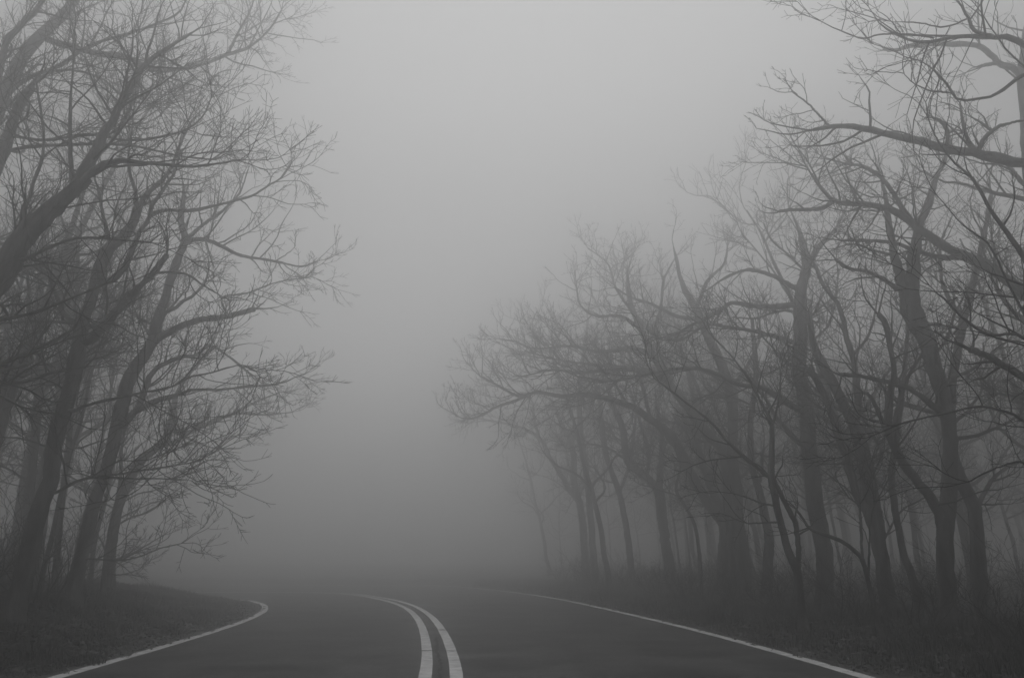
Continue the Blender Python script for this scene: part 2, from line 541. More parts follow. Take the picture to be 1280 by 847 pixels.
LBL('slimmer leaning tree at the tip of the left bank with limbs spread over the road', 16.0, 92,
    [(92, 752, 13), (100, 700, 10.5), (112, 650, 10), (128, 600, 9.5), (141, 560, 9.5), (149, 520, 10), (163, 470, 10), (189, 430, 8), (197, 400, 7.5), (213, 350, 6.5), (224, 320, 6.5), (231, 300, 6), (226, 275, 4.5), (230, 245, 3)],
    [([(229, 304), (245, 299), (262, 301), (280, 309), (300, 319), (330, 324), (355, 329), (378, 333), (395, 327)], 4.5, 1, .1),
     ([(192, 428), (205, 418), (225, 408), (250, 400), (280, 396), (300, 391), (318, 386)], 6.5, 4.2, -.3, True),
     ([(152, 532), (163, 520), (175, 511), (196, 501), (222, 494)], 8, 4, .3),
     ([(172, 512), (188, 470), (201, 457), (227, 446), (246, 443), (262, 431), (285, 445), (310, 465)], 5, 1.5, .1),
     ([(222, 493), (240, 487), (273, 487), (311, 483), (350, 479), (372, 470)], 3, .9, .1),
     ([(231, 300), (255, 280), (280, 262), (300, 240), (310, 212)], 3.5, 1, .3),
     ([(278, 372), (310, 366), (345, 353), (390, 346)], 2, .9, .1),
     ([(112, 698), (150, 700), (175, 695), (200, 685), (228, 679)], 2, .8, -.2),
     ([(225, 312), (232, 285), (240, 262)], 3, 1.2, .2),
     ([(200, 410), (170, 395), (150, 380), (130, 355)], 3, 1.2, .4)], extra=3, cs=.85)
LBL('faint crooked tree behind the bank tip with a low limb bending outward', 21.0, 135,
    [(135, 745, 8), (140, 680, 7), (152, 620, 7), (175, 577, 7), (195, 560, 6), (208, 545, 6), (215, 520, 5), (219, 495, 4)],
    [([(212, 537), (238, 540), (262, 527), (292, 516), (320, 502), (350, 490)], 4, 1, .1),
     ([(213, 538), (240, 550), (268, 560), (300, 560)], 2.4, 1, .2),
     ([(219, 495), (235, 470), (260, 440), (275, 410)], 3, 1, .2),
     ([(292, 516), (330, 518), (365, 515)], 2, .8, .2),
     ([(145, 650), (165, 640), (185, 630), (200, 626)], 2, .8, .1)], extra=2)
LBL('small twiggy understory tree at the outer foot of the left bank trees', 19.0, 128,
    [(128, 745, 4), (132, 700, 3.6), (140, 650, 3.2), (150, 605, 2.8), (152, 560, 2), (160, 520, 1.4)],
    [([(132, 702), (160, 694), (185, 680), (205, 668)], 1.8, .8, .1), ([(138, 662), (160, 648), (185, 640), (208, 625)], 1.8, .8, -.1),
     ([(143, 635), (170, 618), (195, 612), (220, 600)], 1.8, .8, .2), ([(133, 690), (120, 665), (100, 650)], 1.6, .8, .2),
     ([(148, 610), (165, 590), (185, 582)], 1.6, .8, -.2), ([(130, 715), (150, 718), (172, 712)], 1.4, .8, .1)], extra=2, cs=.8, dens=1.1)
LBL('straight slender trunk between the two big left bank trees', 19.0, 66,
    [(66, 745, 5), (72, 680, 4.5), (80, 600, 4), (88, 530, 4), (92, 470, 3.5), (96, 380, 3), (98, 300, 2)], [], extra=5)
LBL('grey straight trunk deep behind the left bank, close to the frame side', 20.0, 25,
    [(25, 740, 7), (35, 640, 6.5), (44, 540, 6.5), (50, 460, 6), (48, 400, 6), (52, 330, 5), (56, 250, 3)],
    [([(50, 415), (38, 405), (25, 395), (18, 370)], 4, 1.4, .1), ([(50, 420), (70, 395), (90, 350)], 3.5, 1.2, .3)], extra=4)

# ---- right side of the road
LBL('near tree at the right edge with one heavy limb reaching level toward the road', 10.0, 1390,
    [(1390, 830, 30), (1382, 650, 26), (1378, 520, 24), (1365, 380, 20), (1345, 280, 17), (1330, 200, 14), (1335, 110, 9)],
    [([(1338, 240), (1310, 215), (1280, 205), (1240, 196), (1190, 187), (1140, 175), (1100, 165), (1065, 158), (1040, 158), (1017, 162)], 12, 3, .05, True),
     ([(1036, 157), (1022, 142), (1008, 128), (990, 115)], 2, 1, .1, True),
     ([(1183, 186), (1184, 165), (1176, 152), (1168, 148)], 4, 2.2, .1, True),
     ([(1222, 192), (1228, 176), (1239, 165), (1252, 157), (1280, 150)], 5, 2, -.2),
     ([(1240, 164), (1226, 153), (1217, 148)], 3, 1.5, .1, True),
     ([(1220, 190), (1207, 168), (1202, 145), (1200, 128)], 3.5, 1.6, .3, True),
     ([(1378, 520), (1330, 495), (1280, 472), (1258, 458), (1235, 445), (1212, 437)], 8, 5, -.2, True),
     ([(1216, 438), (1217, 420), (1212, 405)], 2.5, 1.2, -.2, True)], extra=1, dens=.8, cs=.48)
LBL('close tree at the upper right whose fine budding twigs hang into the frame', 7.5, 1420,
    [(1420, 860, 34), (1425, 600, 28), (1415, 400, 24), (1395, 250, 19), (1370, 150, 14)],
    [([(1375, 165), (1330, 95), (1280, 56), (1262, 46), (1240, 47), (1215, 45), (1190, 47), (1160, 53), (1140, 51), (1120, 43), (1100, 30), (1085, 8)], 6.5, 1.0, .05),
     ([(1165, 47), (1135, 43), (1100, 43), (1078, 48), (1045, 36), (1026, 27)], 2, .8, .1),
     ([(1240, 46), (1218, 38), (1210, 22), (1198, 3), (1180, -20)], 3.5, 1.5, -.2),
     ([(1370, 160), (1320, 100), (1280, 94), (1255, 112), (1236, 121), (1200, 125), (1186, 108), (1170, 90), (1150, 76)], 4.5, .9, -.05),
     ([(1192, 116), (1162, 113), (1142, 104), (1130, 92)], 1.6, .7, .1),
     ([(1206, 25), (1180, 34), (1150, 29), (1110, 27)], 2, .8, .1)], extra=0, rt=.003, dens=.62, cs=.72)
LBL('paler tree at the upper right with a crooked snapped limb below the twigs', 12.5, 1310,
    [(1310, 800, 16), (1305, 600, 14), (1298, 400, 12), (1290, 250, 10), (1282, 150, 9), (1278, 90, 7), (1285, 30, 5)],
    [([(1280, 100), (1268, 86), (1250, 80), (1237, 68), (1222, 57), (1195, 55), (1160, 56), (1140, 57), (1122, 62), (1110, 63)], 6, 3, .1, True),
     ([(1248, 80), (1235, 80), (1220, 84)], 3, 1.5, .1, True),
     ([(1290, 240), (1275, 225), (1258, 205), (1243, 205)], 4, 3, .2)], extra=2)
LBL('dark thin sapling at the right edge sweeping up across the pale trees', 7.5, 1330,
    [(1330, 840, 7), (1325, 650, 6), (1318, 480, 5.5), (1300, 370, 4.6), (1280, 322, 4), (1264, 298, 3.5), (1240, 265, 3), (1226, 240, 2.6), (1215, 222, 2.2)],
    [([(1215, 222), (1195, 205), (1175, 180), (1163, 155), (1157, 128)], 2, .8, .1),
     ([(1316, 460), (1280, 392), (1256, 345), (1236, 305), (1205, 282), (1172, 245)], 2.8, .9, .1),
     ([(1318, 480), (1280, 422), (1236, 418), (1207, 400), (1186, 380), (1162, 357)], 3.2, 1.2, -.1),
     ([(1320, 560), (1280, 525), (1230, 508), (1180, 517), (1130, 528), (1090, 545)], 3, 1, .3),
     ([(1322, 600), (1280, 578), (1245, 585), (1210, 602)], 2.6, 1, .2)], extra=0, dens=.8, rt=.0028, cs=.75)
LBL('tree at the right edge with a long arching limb that droops behind the near limb', 13.5, 1350,
    [(1350, 800, 18), (1348, 620, 16), (1342, 480, 14), (1325, 410, 12), (1300, 378, 11)],
    [([(1325, 405), (1280, 366), (1240, 336), (1200, 318), (1165, 298), (1140, 280), (1120, 265), (1100, 258), (1075, 255), (1045, 253), (1030, 240), (1012, 215), (1000, 192)], 11, 1.8, .05),
     ([(1042, 252), (1030, 259), (1015, 262), (995, 262), (974, 264)], 4, 2.5, .1, True),
     ([(1195, 322), (1170, 320), (1150, 315), (1115, 303), (1080, 301), (1050, 300)], 5, 2.2, -.1),
     ([(1140, 280), (1122, 250), (1105, 226), (1082, 209), (1058, 205), (1040, 200)], 5, 1.6, .2),
     ([(1073, 255), (1065, 236), (1058, 220)], 3, 1.2, .1)], extra=2, cs=.62, dens=1.1)
LBL('stout trunk on the right with a curved second stem leaving low on its road side', 14.3, 1187,
    [(1190, 795, 16), (1184, 740, 13), (1182, 680, 12.5), (1184, 640, 12), (1187, 590, 11.5), (1187, 545, 11), (1181, 500, 11.5), (1165, 450, 12), (1157, 420, 14), (1140, 390, 15), (1136, 362, 14), (1138, 347, 10), (1141, 335, 7)],
    [([(1131, 362), (1124, 342), (1118, 320), (1115, 300), (1110, 275), (1108, 250), (1103, 228), (1095, 205)], 11, 1.6, .1),
     ([(1140, 360), (1143, 330), (1144, 310), (1147, 293), (1150, 278), (1158, 263), (1165, 240), (1171, 220), (1182, 198), (1186, 178)], 13, 1.8, .15),
     ([(1122, 362), (1107, 350), (1085, 340), (1060, 335), (1045, 325)], 4.5, 2.5, -.2),
     ([(1176, 515), (1163, 505), (1150, 494), (1130, 483), (1100, 475), (1075, 470), (1050, 468)], 6.5, 3, -.2, True),
     ([(1180, 665), (1174, 640), (1165, 625), (1152, 607), (1133, 585), (1119, 562), (1110, 535), (1113, 492), (1118, 464), (1113, 438), (1108, 407), (1098, 393)], 9.5, 4, -.1, True),
     ([(1115, 555), (1104, 530), (1095, 508), (1086, 493), (1079, 490)], 4, 2.5, .1, True),
     ([(1116, 545), (1122, 510), (1132, 478), (1146, 452)], 4.5, 3, .3),
     ([(1167, 445), (1185, 420), (1192, 395), (1205, 370)], 4, 1.5, .4),
     ([(1118, 320), (1090, 312), (1065, 305), (1045, 310)], 2.6, 1, .2)], extra=3)
LBL('dark trunk leaning in behind the stout trunk, its foot furthest right', 15.5, 1236,
    [(1236, 800, 14), (1227, 740, 12), (1222, 690, 11), (1218, 640, 10), (1208, 612, 9.5), (1197, 588, 9), (1188, 550, 8), (1190, 480, 7), (1205, 400, 6), (1225, 320, 5), (1240, 240, 3)],
    [([(1218, 640), (1240, 600), (1262, 582), (1280, 575)], 4, 2, .2), ([(1205, 400), (1180, 360), (1175, 310), (1190, 270)], 4, 1.2, .3)], extra=4)
LBL('broad double trunk right of centre splitting into two parallel stems', 17.5, 1118,
    [(1118, 775, 14), (1108, 738, 12), (1100, 690, 11), (1093, 640, 11.5), (1083, 587, 11), (1071, 540, 9.5), (1056, 508, 8), (1042, 480, 7.5), (1028, 455, 7), (1018, 430, 5), (1010, 390, 4)],
    [([(1070, 540), (1072, 500), (1069, 465), (1066, 445), (1058, 420), (1053, 395), (1046, 378), (1030, 358), (1018, 330)], 6.5, 2.5, .1),
     ([(1093, 660), (1083, 640), (1072, 618), (1060, 580), (1048, 542), (1036, 505), (1022, 478), (1010, 460)], 9, 5, -.1),
     ([(1080, 575), (1060, 560), (1040, 555), (1000, 552)], 3, 1, -.3),
     ([(1065, 445), (1085, 420), (1095, 385), (1100, 350)], 3, 1, .3),
     ([(1100, 685), (1125, 640), (1150, 625), (1170, 610)], 2.4, 1, -.2)], extra=3)
LBL('slim bent trunk standing between the double trunk and the stout trunk', 16.2, 1152,
    [(1152, 765, 7), (1140, 720, 6), (1130, 695, 5.5), (1124, 665, 5.2), (1118, 630, 5), (1115, 590, 4.6), (1122, 540, 4), (1130, 470, 3.5), (1135, 400, 3)], [], extra=3)
LBL('massive foggy trunk right of the bend, limbs spreading far to the left', 20.0, 1033,
    [(1033, 768, 16), (1027, 740, 13.5), (1029, 680, 12.5), (1017, 618, 12.5), (1013, 562, 11.5), (1008, 514, 10.5), (999, 467, 10.5), (1000, 425, 11), (1000, 385, 10), (1003, 355, 8), (1008, 335, 6.5), (1005, 310, 4.5), (997, 283, 2.8), (985, 255, 1.6)],
    [([(993, 360), (972, 347), (956, 341), (935, 337), (916, 343), (902, 350), (880, 365)], 5, 1.4, .1),
     ([(994, 382), (968, 383), (939, 382), (916, 378), (902, 386), (883, 398), (866, 405), (845, 418)], 6, 1.8, .05),
     ([(997, 428), (968, 420), (939, 413), (911, 409), (883, 406), (855, 423), (830, 425)], 5, 1.5, -.1),
     ([(1006, 515), (996, 510), (972, 495), (951, 484), (920, 480), (890, 464), (850, 460), (800, 470)], 6.5, 1.6, -.05),
     ([(1012, 560), (990, 545), (970, 520), (955, 495), (940, 480)], 5, 2, .2),
     ([(1004, 345), (1022, 310), (1045, 285), (1062, 250)], 7, 1.2, .3),
     ([(1003, 335), (985, 318), (965, 300), (955, 280)], 3, 1.2, .3)], extra=3, rt=.005, cs=.8)
LBL('thin dark forked tree in front of the fog right of centre', 14.5, 1003,
    [(1003, 768, 7), (1000, 745, 6.3), (996, 712, 6.3), (986, 690, 6), (977, 658, 5.6), (970, 627, 5.4), (964, 594, 5.4), (965, 560, 4.2), (965, 531, 3.8)],
    [([(965, 531), (958, 515), (946, 493), (935, 472), (911, 441), (890, 420)], 3, 1.3, .1),
     ([(965, 535), (970, 515), (974, 493), (976, 465)], 2, 1, .1),
     ([(963, 597), (945, 583), (925, 566), (905, 546), (887, 526), (854, 500), (817, 472)], 4, 1.3, -.1),
     ([(997, 716), (998, 695), (997, 674), (993, 651), (987, 639), (980, 627), (968, 600)], 5, 3.5, .1),
     ([(970, 632), (950, 628), (935, 622), (915, 616)], 1.8, .8, -.3),
     ([(975, 652), (955, 653), (935, 654)], 1.8, 1, -.3, True)], extra=0, dens=.7)
LBL('low curved dark stem bowing out from the right verge toward the road', 13.5, 1100,
    [(1100, 775, 4), (1085, 725, 3.6), (1078, 700, 3.4), (1068, 688, 3.2), (1050, 675, 3), (1030, 668, 2.6), (1012, 660, 2.3), (1004, 648, 2), (995, 636, 1.6)],
    [([(1078, 700), (1075, 640), (1070, 600), (1060, 560)], 2.6, 1.2, .2), ([(1085, 728), (1087, 680), (1090, 640), (1110, 600)], 2.2, 1, .1)], extra=0, dens=.8)
LBL('tall foggy trunk behind the thin forked tree, bending left at the top', 25.0, 934,
    [(934, 757, 12), (930, 735, 11), (925, 674, 10.5), (920, 615, 9.5), (916, 580, 8.5), (916, 514, 7.5), (913, 486, 8), (899, 448, 7.5), (887, 425, 6.5), (878, 402, 6.5), (866, 378, 5.5), (854, 357, 3.8), (846, 326, 2.2), (840, 300, 1.2)],
    [([(904, 474), (873, 461), (843, 462), (800, 470), (760, 476), (720, 470)], 5.5, 1.4, -.1),
     ([(884, 415), (870, 400), (845, 395), (815, 380), (790, 372), (770, 360)], 4.5, 1.4, .1),
     ([(870, 385), (885, 350), (905, 330), (910, 300)], 4, 1.2, .2),
     ([(914, 490), (935, 455), (950, 420), (945, 380)], 4, 1.4, .2)], extra=3, rt=.006)
LBL('grey slim trunk close beside the tall foggy trunk', 23.5, 958,
    [(958, 757, 9), (959, 720, 8), (961, 674, 7.5), (955, 640, 6.5), (948, 612, 5.5), (940, 580, 5), (938, 530, 4.5), (945, 470, 4), (940, 400, 3)], [], extra=4, rt=.006)
LBL('arching foggy tree whose long bowed limb hangs over the right lane', 28.5, 903,
    [(903, 748, 9), (902, 722, 8.5), (906, 663, 9), (898, 645, 9), (885, 628, 8), (861, 587, 8), (852, 566, 7.5), (840, 547, 7.5), (826, 533, 7)],
    [([(828, 536), (807, 519), (788, 507), (760, 499), (748, 495), (725, 493), (699, 495), (672, 490), (649, 495), (621, 481), (600, 470)], 6.5, 1.6, 0),
     ([(660, 494), (645, 500), (620, 509), (600, 520), (580, 523), (565, 515)], 3, 1, .1),
     ([(903, 650), (897, 627), (880, 585), (873, 562), (867, 530), (860, 505), (846, 488), (833, 470), (826, 445), (820, 415)], 7.5, 2.5, .1),
     ([(835, 472), (810, 462), (770, 458), (735, 455), (700, 450), (660, 440)], 4, 1.2, -.1),
     ([(812, 522), (805, 490), (795, 460), (780, 430)], 3.6, 1.4, .2),
     ([(783, 505), (770, 480), (762, 450), (740, 430)], 3.2, 1.2, .2),
     ([(822, 420), (800, 400), (788, 383), (783, 350), (790, 320)], 4, 1.2, .2)], extra=3, rt=.0065)
LBL('leaning foggy tree crossing the arching one, crown over its top', 27.0, 921,
    [(921, 750, 8), (918, 700, 8), (912, 640, 8), (906, 571, 8), (888, 546, 8), (871, 524, 7.5), (854, 502, 7), (834, 476, 6), (815, 440, 5), (803, 415, 4.5), (790, 385, 3.5), (785, 350, 2.5)],
    [([(834, 474), (800, 463), (760, 462), (725, 466), (690, 462), (655, 470)], 5, 1.4, 0),
     ([(818, 445), (790, 435), (750, 440), (710, 432), (670, 436), (640, 425)], 4, 1.2, .1),
     ([(803, 412), (775, 395), (745, 395), (725, 380), (720, 350)], 3.5, 1.2, .1),
     ([(810, 430), (825, 390), (830, 350), (845, 320)], 3.5, 1.2, .2),
     ([(797, 400), (770, 360), (760, 330), (735, 310)], 3, 1.1, .2)], extra=3, rt=.0065)
LBL('ghostly upright forked tree between the arching tree and the far bend', 34.0, 842,
    [(842, 738, 8), (838, 722, 8), (832, 680, 8), (828, 650, 8), (824, 615, 8), (812, 600, 6.5), (797, 588, 6), (784, 575, 5.5), (778, 535, 5), (767, 508, 4), (760, 480, 3)],
    [([(824, 612), (826, 580), (827, 545), (822, 510), (830, 470)], 6, 2, .1),
     ([(808, 598), (811, 570), (806, 545), (795, 510), (785, 480), (765, 455)], 3.6, 1.5, .1),
     ([(784, 575), (760, 560), (735, 555), (710, 560)], 2.6, 1, .1),
     ([(826, 570), (838, 540), (846, 520)], 3, 1.2, .1),
     ([(779, 540), (750, 525), (720, 522), (700, 530)], 3, 1, .1)], extra=4, rt=.008)
LBL('faint thin crooked sapling left of the tall foggy trunk', 27.0, 876,
    [(876, 745, 3.5), (874, 690, 3), (868, 655, 2.8), (855, 630, 2.6), (845, 611, 2.4), (850, 585, 2), (845, 560, 1.6)], [], extra=2, rt=.006)
LBL('ghostly tree nearest the vanishing bend with a limb bowed toward the lane', 42.0, 734,
    [(734, 727, 6), (731, 690, 5.5), (727, 640, 5.5), (718, 605, 5), (717, 570, 4.6), (710, 545, 4), (702, 530, 3.2), (690, 500, 2)],
    [([(722, 625), (705, 600), (690, 575), (680, 555), (672, 545), (655, 536), (635, 530), (610, 525), (595, 522)], 4.6, 1.3, 0),
     ([(674, 548), (668, 525), (666, 505), (655, 480)], 3, 1.2, .1),
     ([(714, 555), (725, 530), (722, 500), (730, 470)], 3, 1.2, .1)], extra=4, rt=.009)
LBL('faint straight trunk just right of the ghostly bowed tree', 40.0, 745,
    [(745, 728, 5), (741, 680, 5), (736, 620, 5), (731, 580, 4.6), (726, 540, 4.2), (724, 500, 4), (727, 460, 3), (735, 400, 2)], [], extra=6, rt=.009)
LBL('faint forked trunk fading beyond the arching tree', 38.0, 790,
    [(790, 731, 5), (786, 680, 5), (775, 620, 4.5), (758, 570, 4.2), (752, 530, 4), (748, 490, 3.4), (730, 440, 2.4)],
    [([(775, 615), (790, 570), (795, 520), (810, 470)], 3.6, 1.4, .1)], extra=5, rt=.009)

# ------------------------------------------------------------------ woods behind: prototypes, then copies
def proto_tree(seed, h, r, lean, nl, rt, lv=2, dens=.8):
    rg = np.random.default_rng(seed)
    n = 14
    s = np.linspace(0, 1, n)
    x = lean * h * s ** 1.6 + np.cumsum(rg.normal(size=n)) * .05
    y = np.cumsum(rg.normal(size=n)) * .06
    P = np.c_[x, y, s * h - .3]
    P[0, :2] = P[1, :2] = 0
    R = r * (1 - .8 * s ** 1.1); R[0] *= 1.35
    tp, tr = refine(P, R, 40, rg, .04)
    tm = tubes_mesh('trunk', [(tp[None], tr[None], 10)], M_BARK)
    lumpy(tm, r * .08, seed)
    t = np.sort(rg.uniform(.32, 1.0, nl)); k = np.minimum((t * (len(tp) - 1)).astype(int), len(tp) - 1)
    az = np.where(rg.random(nl) < .55, rg.normal(0, .8, nl), rg.uniform(0, 6.28, nl))
    D = np.stack([np.cos(az), np.sin(az), rg.uniform(.35, 1.0, nl)], 1)
    A, B = grow(rg, tp[k], D, rg.uniform(.22, .42, nl) * h * (1.1 - .5 * t), np.clip(tr[k] * .6, .02, .1), 10, .17, .035, .012)
    br = crown(rg, A, B, np.zeros(nl, int), 1.1, dens, rt, lv)
    cm = tubes_mesh('crown', [(A, B, 6)] + [(a, b, s_) for a, b, o, s_ in br], M_TWIG)
    return tm, cm


PROTO = [proto_tree(901, 11.0, .13, -.10, 9, .007), proto_tree(902, 12.5, .16, -.16, 11, .007), proto_tree(903, 9.0, .085, -.06, 8, .006),
         proto_tree(904, 13.0, .15, -.22, 11, .007), proto_tree(905, 10.0, .07, -.12, 8, .006)]


def proto_shrub(seed, h, ns):
    rg = np.random.default_rng(seed)
    az = rg.uniform(0, 6.28, ns)
    D = np.stack([np.cos(az) * .5, np.sin(az) * .5, rg.uniform(.7, 1.3, ns)], 1)
    P0 = np.stack([np.cos(az) * .08, np.sin(az) * .08, np.full(ns, -.1)], 1)
    A, B = grow(rg, P0, D, rg.uniform(.6, 1.0, ns) * h, rg.uniform(.008, .016, ns), 8, .14, .02, .004)
    br = crown(rg, A, B, np.zeros(ns, int), .55, 1.1, .003, 2)
    return tubes_mesh('shrub', [(A, B, 5)] + [(a, b, s_) for a, b, o, s_ in br], M_TWIG)


SHRUB = [proto_shrub(931, 1.6, 7), proto_shrub(932, 2.3, 6), proto_shrub(933, 1.1, 9)]

placed = []


def free(x, y, dmin):
    for a, b in placed:
        if (a - x) ** 2 + (b - y) ** 2 < dmin * dmin: return False
    placed.append((x, y)); return True


for o in list(COL.objects):
    if o.parent is None and o.type == 'EMPTY': placed.append((o.location.x, o.location.y))


def in_view(x, y, m=60):
    d = (CP * y - SP * 0)
    if y < 3: return False
    px = W / 2 + F * x / (y * CP + 3 * SP)
    return -m < px < W + m


def put_tree(x, y, rz, sc, k, label, group):
    tm, cm = PROTO[k]
    z = float(terrain(np.array([[x]]), np.array([[y]]))[0, 0])
    r = link(bpy.data.objects.new('bare_tree', None)); r.location = (x, y, z); r.rotation_euler = (0, 0, rz); r.scale = (sc,) * 3
    r.empty_display_size = .3
    tag(r, label, 'tree', group)
    a = link(bpy.data.objects.new('trunk', tm), r)
    b = link(bpy.data.objects.new('crown', cm), r)


PROTO_H = [11.5, 13.2, 9.5, 13.6, 10.6]


def above_outline(x, y, h):
    t = y * CP + (h - CH) * SP
    px = W / 2 + F * x / t
    py = H / 2 - F * ((h - CH) * CP - y * SP) / t
    return py < np.interp(px, [560, 590, 700, 760, 850, 960, 1050, 1280], [900, 440, 345, 310, 275, 190, 150, 60])


rw = np.random.default_rng(77)
n_r = n_l = 0
cand = [(rw.uniform(-14, 46), rw.uniform(15, 64)) for _ in range(2500)]
for x, y in cand:
    s = -float(signed_dist(np.array([[x]]), np.array([[y]]), QR)[0, 0])
    if s < 3.2 or not in_view(x, y) or math.hypot(x, y) > 62: continue
    if s < 7 and y < 34: continue
    if W / 2 + F * x / (y * CP) < 735 and not (y > 46 and rw.random() < .6): continue
    if x < .155 * y + 1.2 and rw.random() < .75: continue
    sc = rw.uniform(.75, 1.1); k = int(rw.integers(0, 5)); rz = rw.normal(0, .7)
    if above_outline(x - 2.4, y, sc * PROTO_H[k]): sc *= .72
    if above_outline(x - 2.4, y, sc * PROTO_H[k]): continue
    if n_r >= 75 or not free(x, y, 2.1): continue
    n_r += 1
    put_tree(x, y, rz, sc, k,
             'bare grey tree out of view beside the camera on the right, added for shade', 'trees deep in the right woods')
cand = [(rw.uniform(-45, -6), rw.uniform(12, 48)) for _ in range(4000)]
for x, y in cand:
    s = float(signed_dist(np.array([[x]]), np.array([[y]]), QL)[0, 0])
    if s < 2.6 or not in_view(x, y, 60) or x > -.5 * y - .1 or y < 17: continue
    if n_l >= 32 or not free(x, y, 1.5): continue
    n_l += 1
    put_tree(x, y, math.pi + rw.normal(0, .7), rw.uniform(.75, 1.1), int(rw.integers(0, 5)),
             'bare grey tree out of view beside the camera on the left, added for shade', 'trees deep in the left woods')
n_b = 0
for _ in range(900):                       # the woods go on unseen beside the camera, added to shade the fog
    sd_ = rw.choice([-1, 1])
    x, y = sd_ * rw.uniform(7.5, 22), rw.uniform(-9, 22)
    if abs(x) < .70 * y + 6.5 or n_b >= 38 or not free(x, y, 2.4): continue
    n_b += 1
    put_tree(x, y, (0 if sd_ > 0 else math.pi) + rw.normal(0, .6), rw.uniform(1.0, 1.2), int(rw.integers(0, 5)),
             'bare grey tree out of view beside the camera on the right, added for shade' if sd_ > 0 else
             'bare grey tree out of view beside the camera on the left, added for shade',
             'trees deep in the right woods' if sd_ > 0 else 'trees deep in the left woods')
n_s = 0
for _ in range(2500):
    side = rw.random() < .6
    if side:
        x, y = rw.uniform(2, 22), rw.uniform(11, 40)
        s = -float(signed_dist(np.array([[x]]), np.array([[y]]), QR)[0, 0])
        if not (2.6 < s < 9): continue
    else:
        x, y = rw.uniform(-26, -6), rw.uniform(11, 34)
        s = float(signed_dist(np.array([[x]]), np.array([[y]]), QL)[0, 0])
        if not (3.2 < s < 14) or x > -.5 * y: continue
    if not in_view(x, y, 20) or not free(x, y, .8): continue
    n_s += 1
    if n_s > 120: break
    z = float(terrain(np.array([[x]]), np.array([[y]]))[0, 0])
    o = link(bpy.data.objects.new('bare_shrub', SHRUB[int(rw.integers(0, 3))]))
    o.location = (x, y, z); o.rotation_euler = (0, 0, rw.uniform(0, 6.28)); o.scale = (rw.uniform(.45, .85) if side else rw.uniform(.7, 1.2),) * 3
    if side: tag(o, 'leafless twiggy shrub among the trunk feet along the right verge', 'shrub', 'shrubs along the right verge')
    else: tag(o, 'leafless twiggy shrub among the trunk feet on the left bank', 'shrub', 'shrubs on the left bank')

# ------------------------------------------------------------------ grass and leaf litter
def scatter(n, box, side, smin, smax, rg):
    x = rg.uniform(box[0], box[1], n); y = rg.uniform(box[2], box[3], n)
    s = signed_dist(x, y, QL) if side < 0 else -signed_dist(x, y, QR)
    k = (s > smin) & (s < smax)
    return x[k], y[k], s[k]


def blades(name, x, y, s, h, w, mat, rg, label):
    z = terrain(x, y)
    n = len(x)
    hh = h * rg.uniform(.45, 1.25, n) * np.clip(1 + .9 * vnoise(x * 2.7 + 4, y * 2.7), .35, 2.0) * np.clip(.35 + s / 1.6, .35, 1.0) * np.clip(.8 + .35 * vnoise(x * .8, y * .8), .4, 1.4)
    az = rg.uniform(0, 6.28, n); bend = rg.uniform(.15, .9, n) * hh
    ca, sa = np.cos(az), np.sin(az)
    b = np.stack([x, y, z], 1)
    wv = np.stack([-sa, ca, np.zeros(n)], 1) * (w * rg.uniform(.6, 1.3, n))[:, None]
    bd = np.stack([ca, sa, np.zeros(n)], 1)
    mid = b + bd * (bend * .3)[:, None] + np.stack([0 * z, 0 * z, hh * .6], 1)
    tip = b + bd * bend[:, None] + np.stack([0 * z, 0 * z, hh * rg.uniform(.75, 1, n)], 1)
    V = np.stack([b - wv, b + wv, mid + wv * .7, mid - wv * .7, tip + wv * .12, tip - wv * .12], 1).reshape(-1, 3)
    i = np.arange(n)[:, None] * 6
    Fc = np.concatenate([i + [0, 1, 2, 3], i + [3, 2, 4, 5]])
    o = link(bpy.data.objects.new(name, np_mesh(name, V, Fc, mat)))
    tag(o, label, 'grass', kind='stuff')


rg = np.random.default_rng(5)
x, y, s = scatter(420000, (-20, -4, 6, 34), -1, .27, 9, rg)
keep = rg.random(len(x)) < np.clip(16 / np.hypot(x, y), .25, 1) ** 1.2
blades('grass', x[keep], y[keep], s[keep], .13, .006, M_GRASS, rg, 'short dark rough grass covering the left bank')
x, y, s = scatter(520000, (-2, 24, 6, 48), 1, .3, 6.5, rg)
keep = rg.random(len(x)) < np.clip(14 / np.hypot(x, y), .25, 1) ** 1.2
blades('grass', x[keep], y[keep], s[keep], .17, .006, M_GRASS, rg, 'longer unkempt grass along the right verge')


def leaves(x, y, rg, label):
    n = len(x); z = terrain(x, y) + rg.uniform(.01, .07, n)
    c = np.stack([x, y, z], 1)
    a = rg.normal(size=(n, 3)); a[:, 2] *= .35; a = nrm(a)
    b = np.cross(a, nrm(rg.normal(size=(n, 3)) * .35 + np.array([0, 0, 1.]))); b = nrm(b)
    l = rg.uniform(.03, .065, n)[:, None]
    up = np.cross(a, b)
    V = np.stack([c - a * l, c + b * l * .5 + up * l * .12, c + a * l, c - b * l * .5 + up * l * .12], 1).reshape(-1, 3)
    i = np.arange(n)[:, None] * 4
    o = link(bpy.data.objects.new('fallen_leaves', np_mesh('fallen_leaves', V, i + [0, 1, 2, 3], M_LEAF, False)))
    tag(o, label, 'leaves', kind='stuff')


x, y, s = scatter(60000, (-20, -4, 6, 30), -1, .22, 12, rg)
leaves(x, y, rg, 'fallen leaves scattered through the grass of the left bank')
x, y, s = scatter(60000, (0, 24, 6, 36), 1, .22, 12, rg)
leaves(x, y, rg, 'fallen leaves scattered under the trees of the right verge')

M_STONE = noise_mat('stone', 0.05, 0.26, 6.0, 0.85)


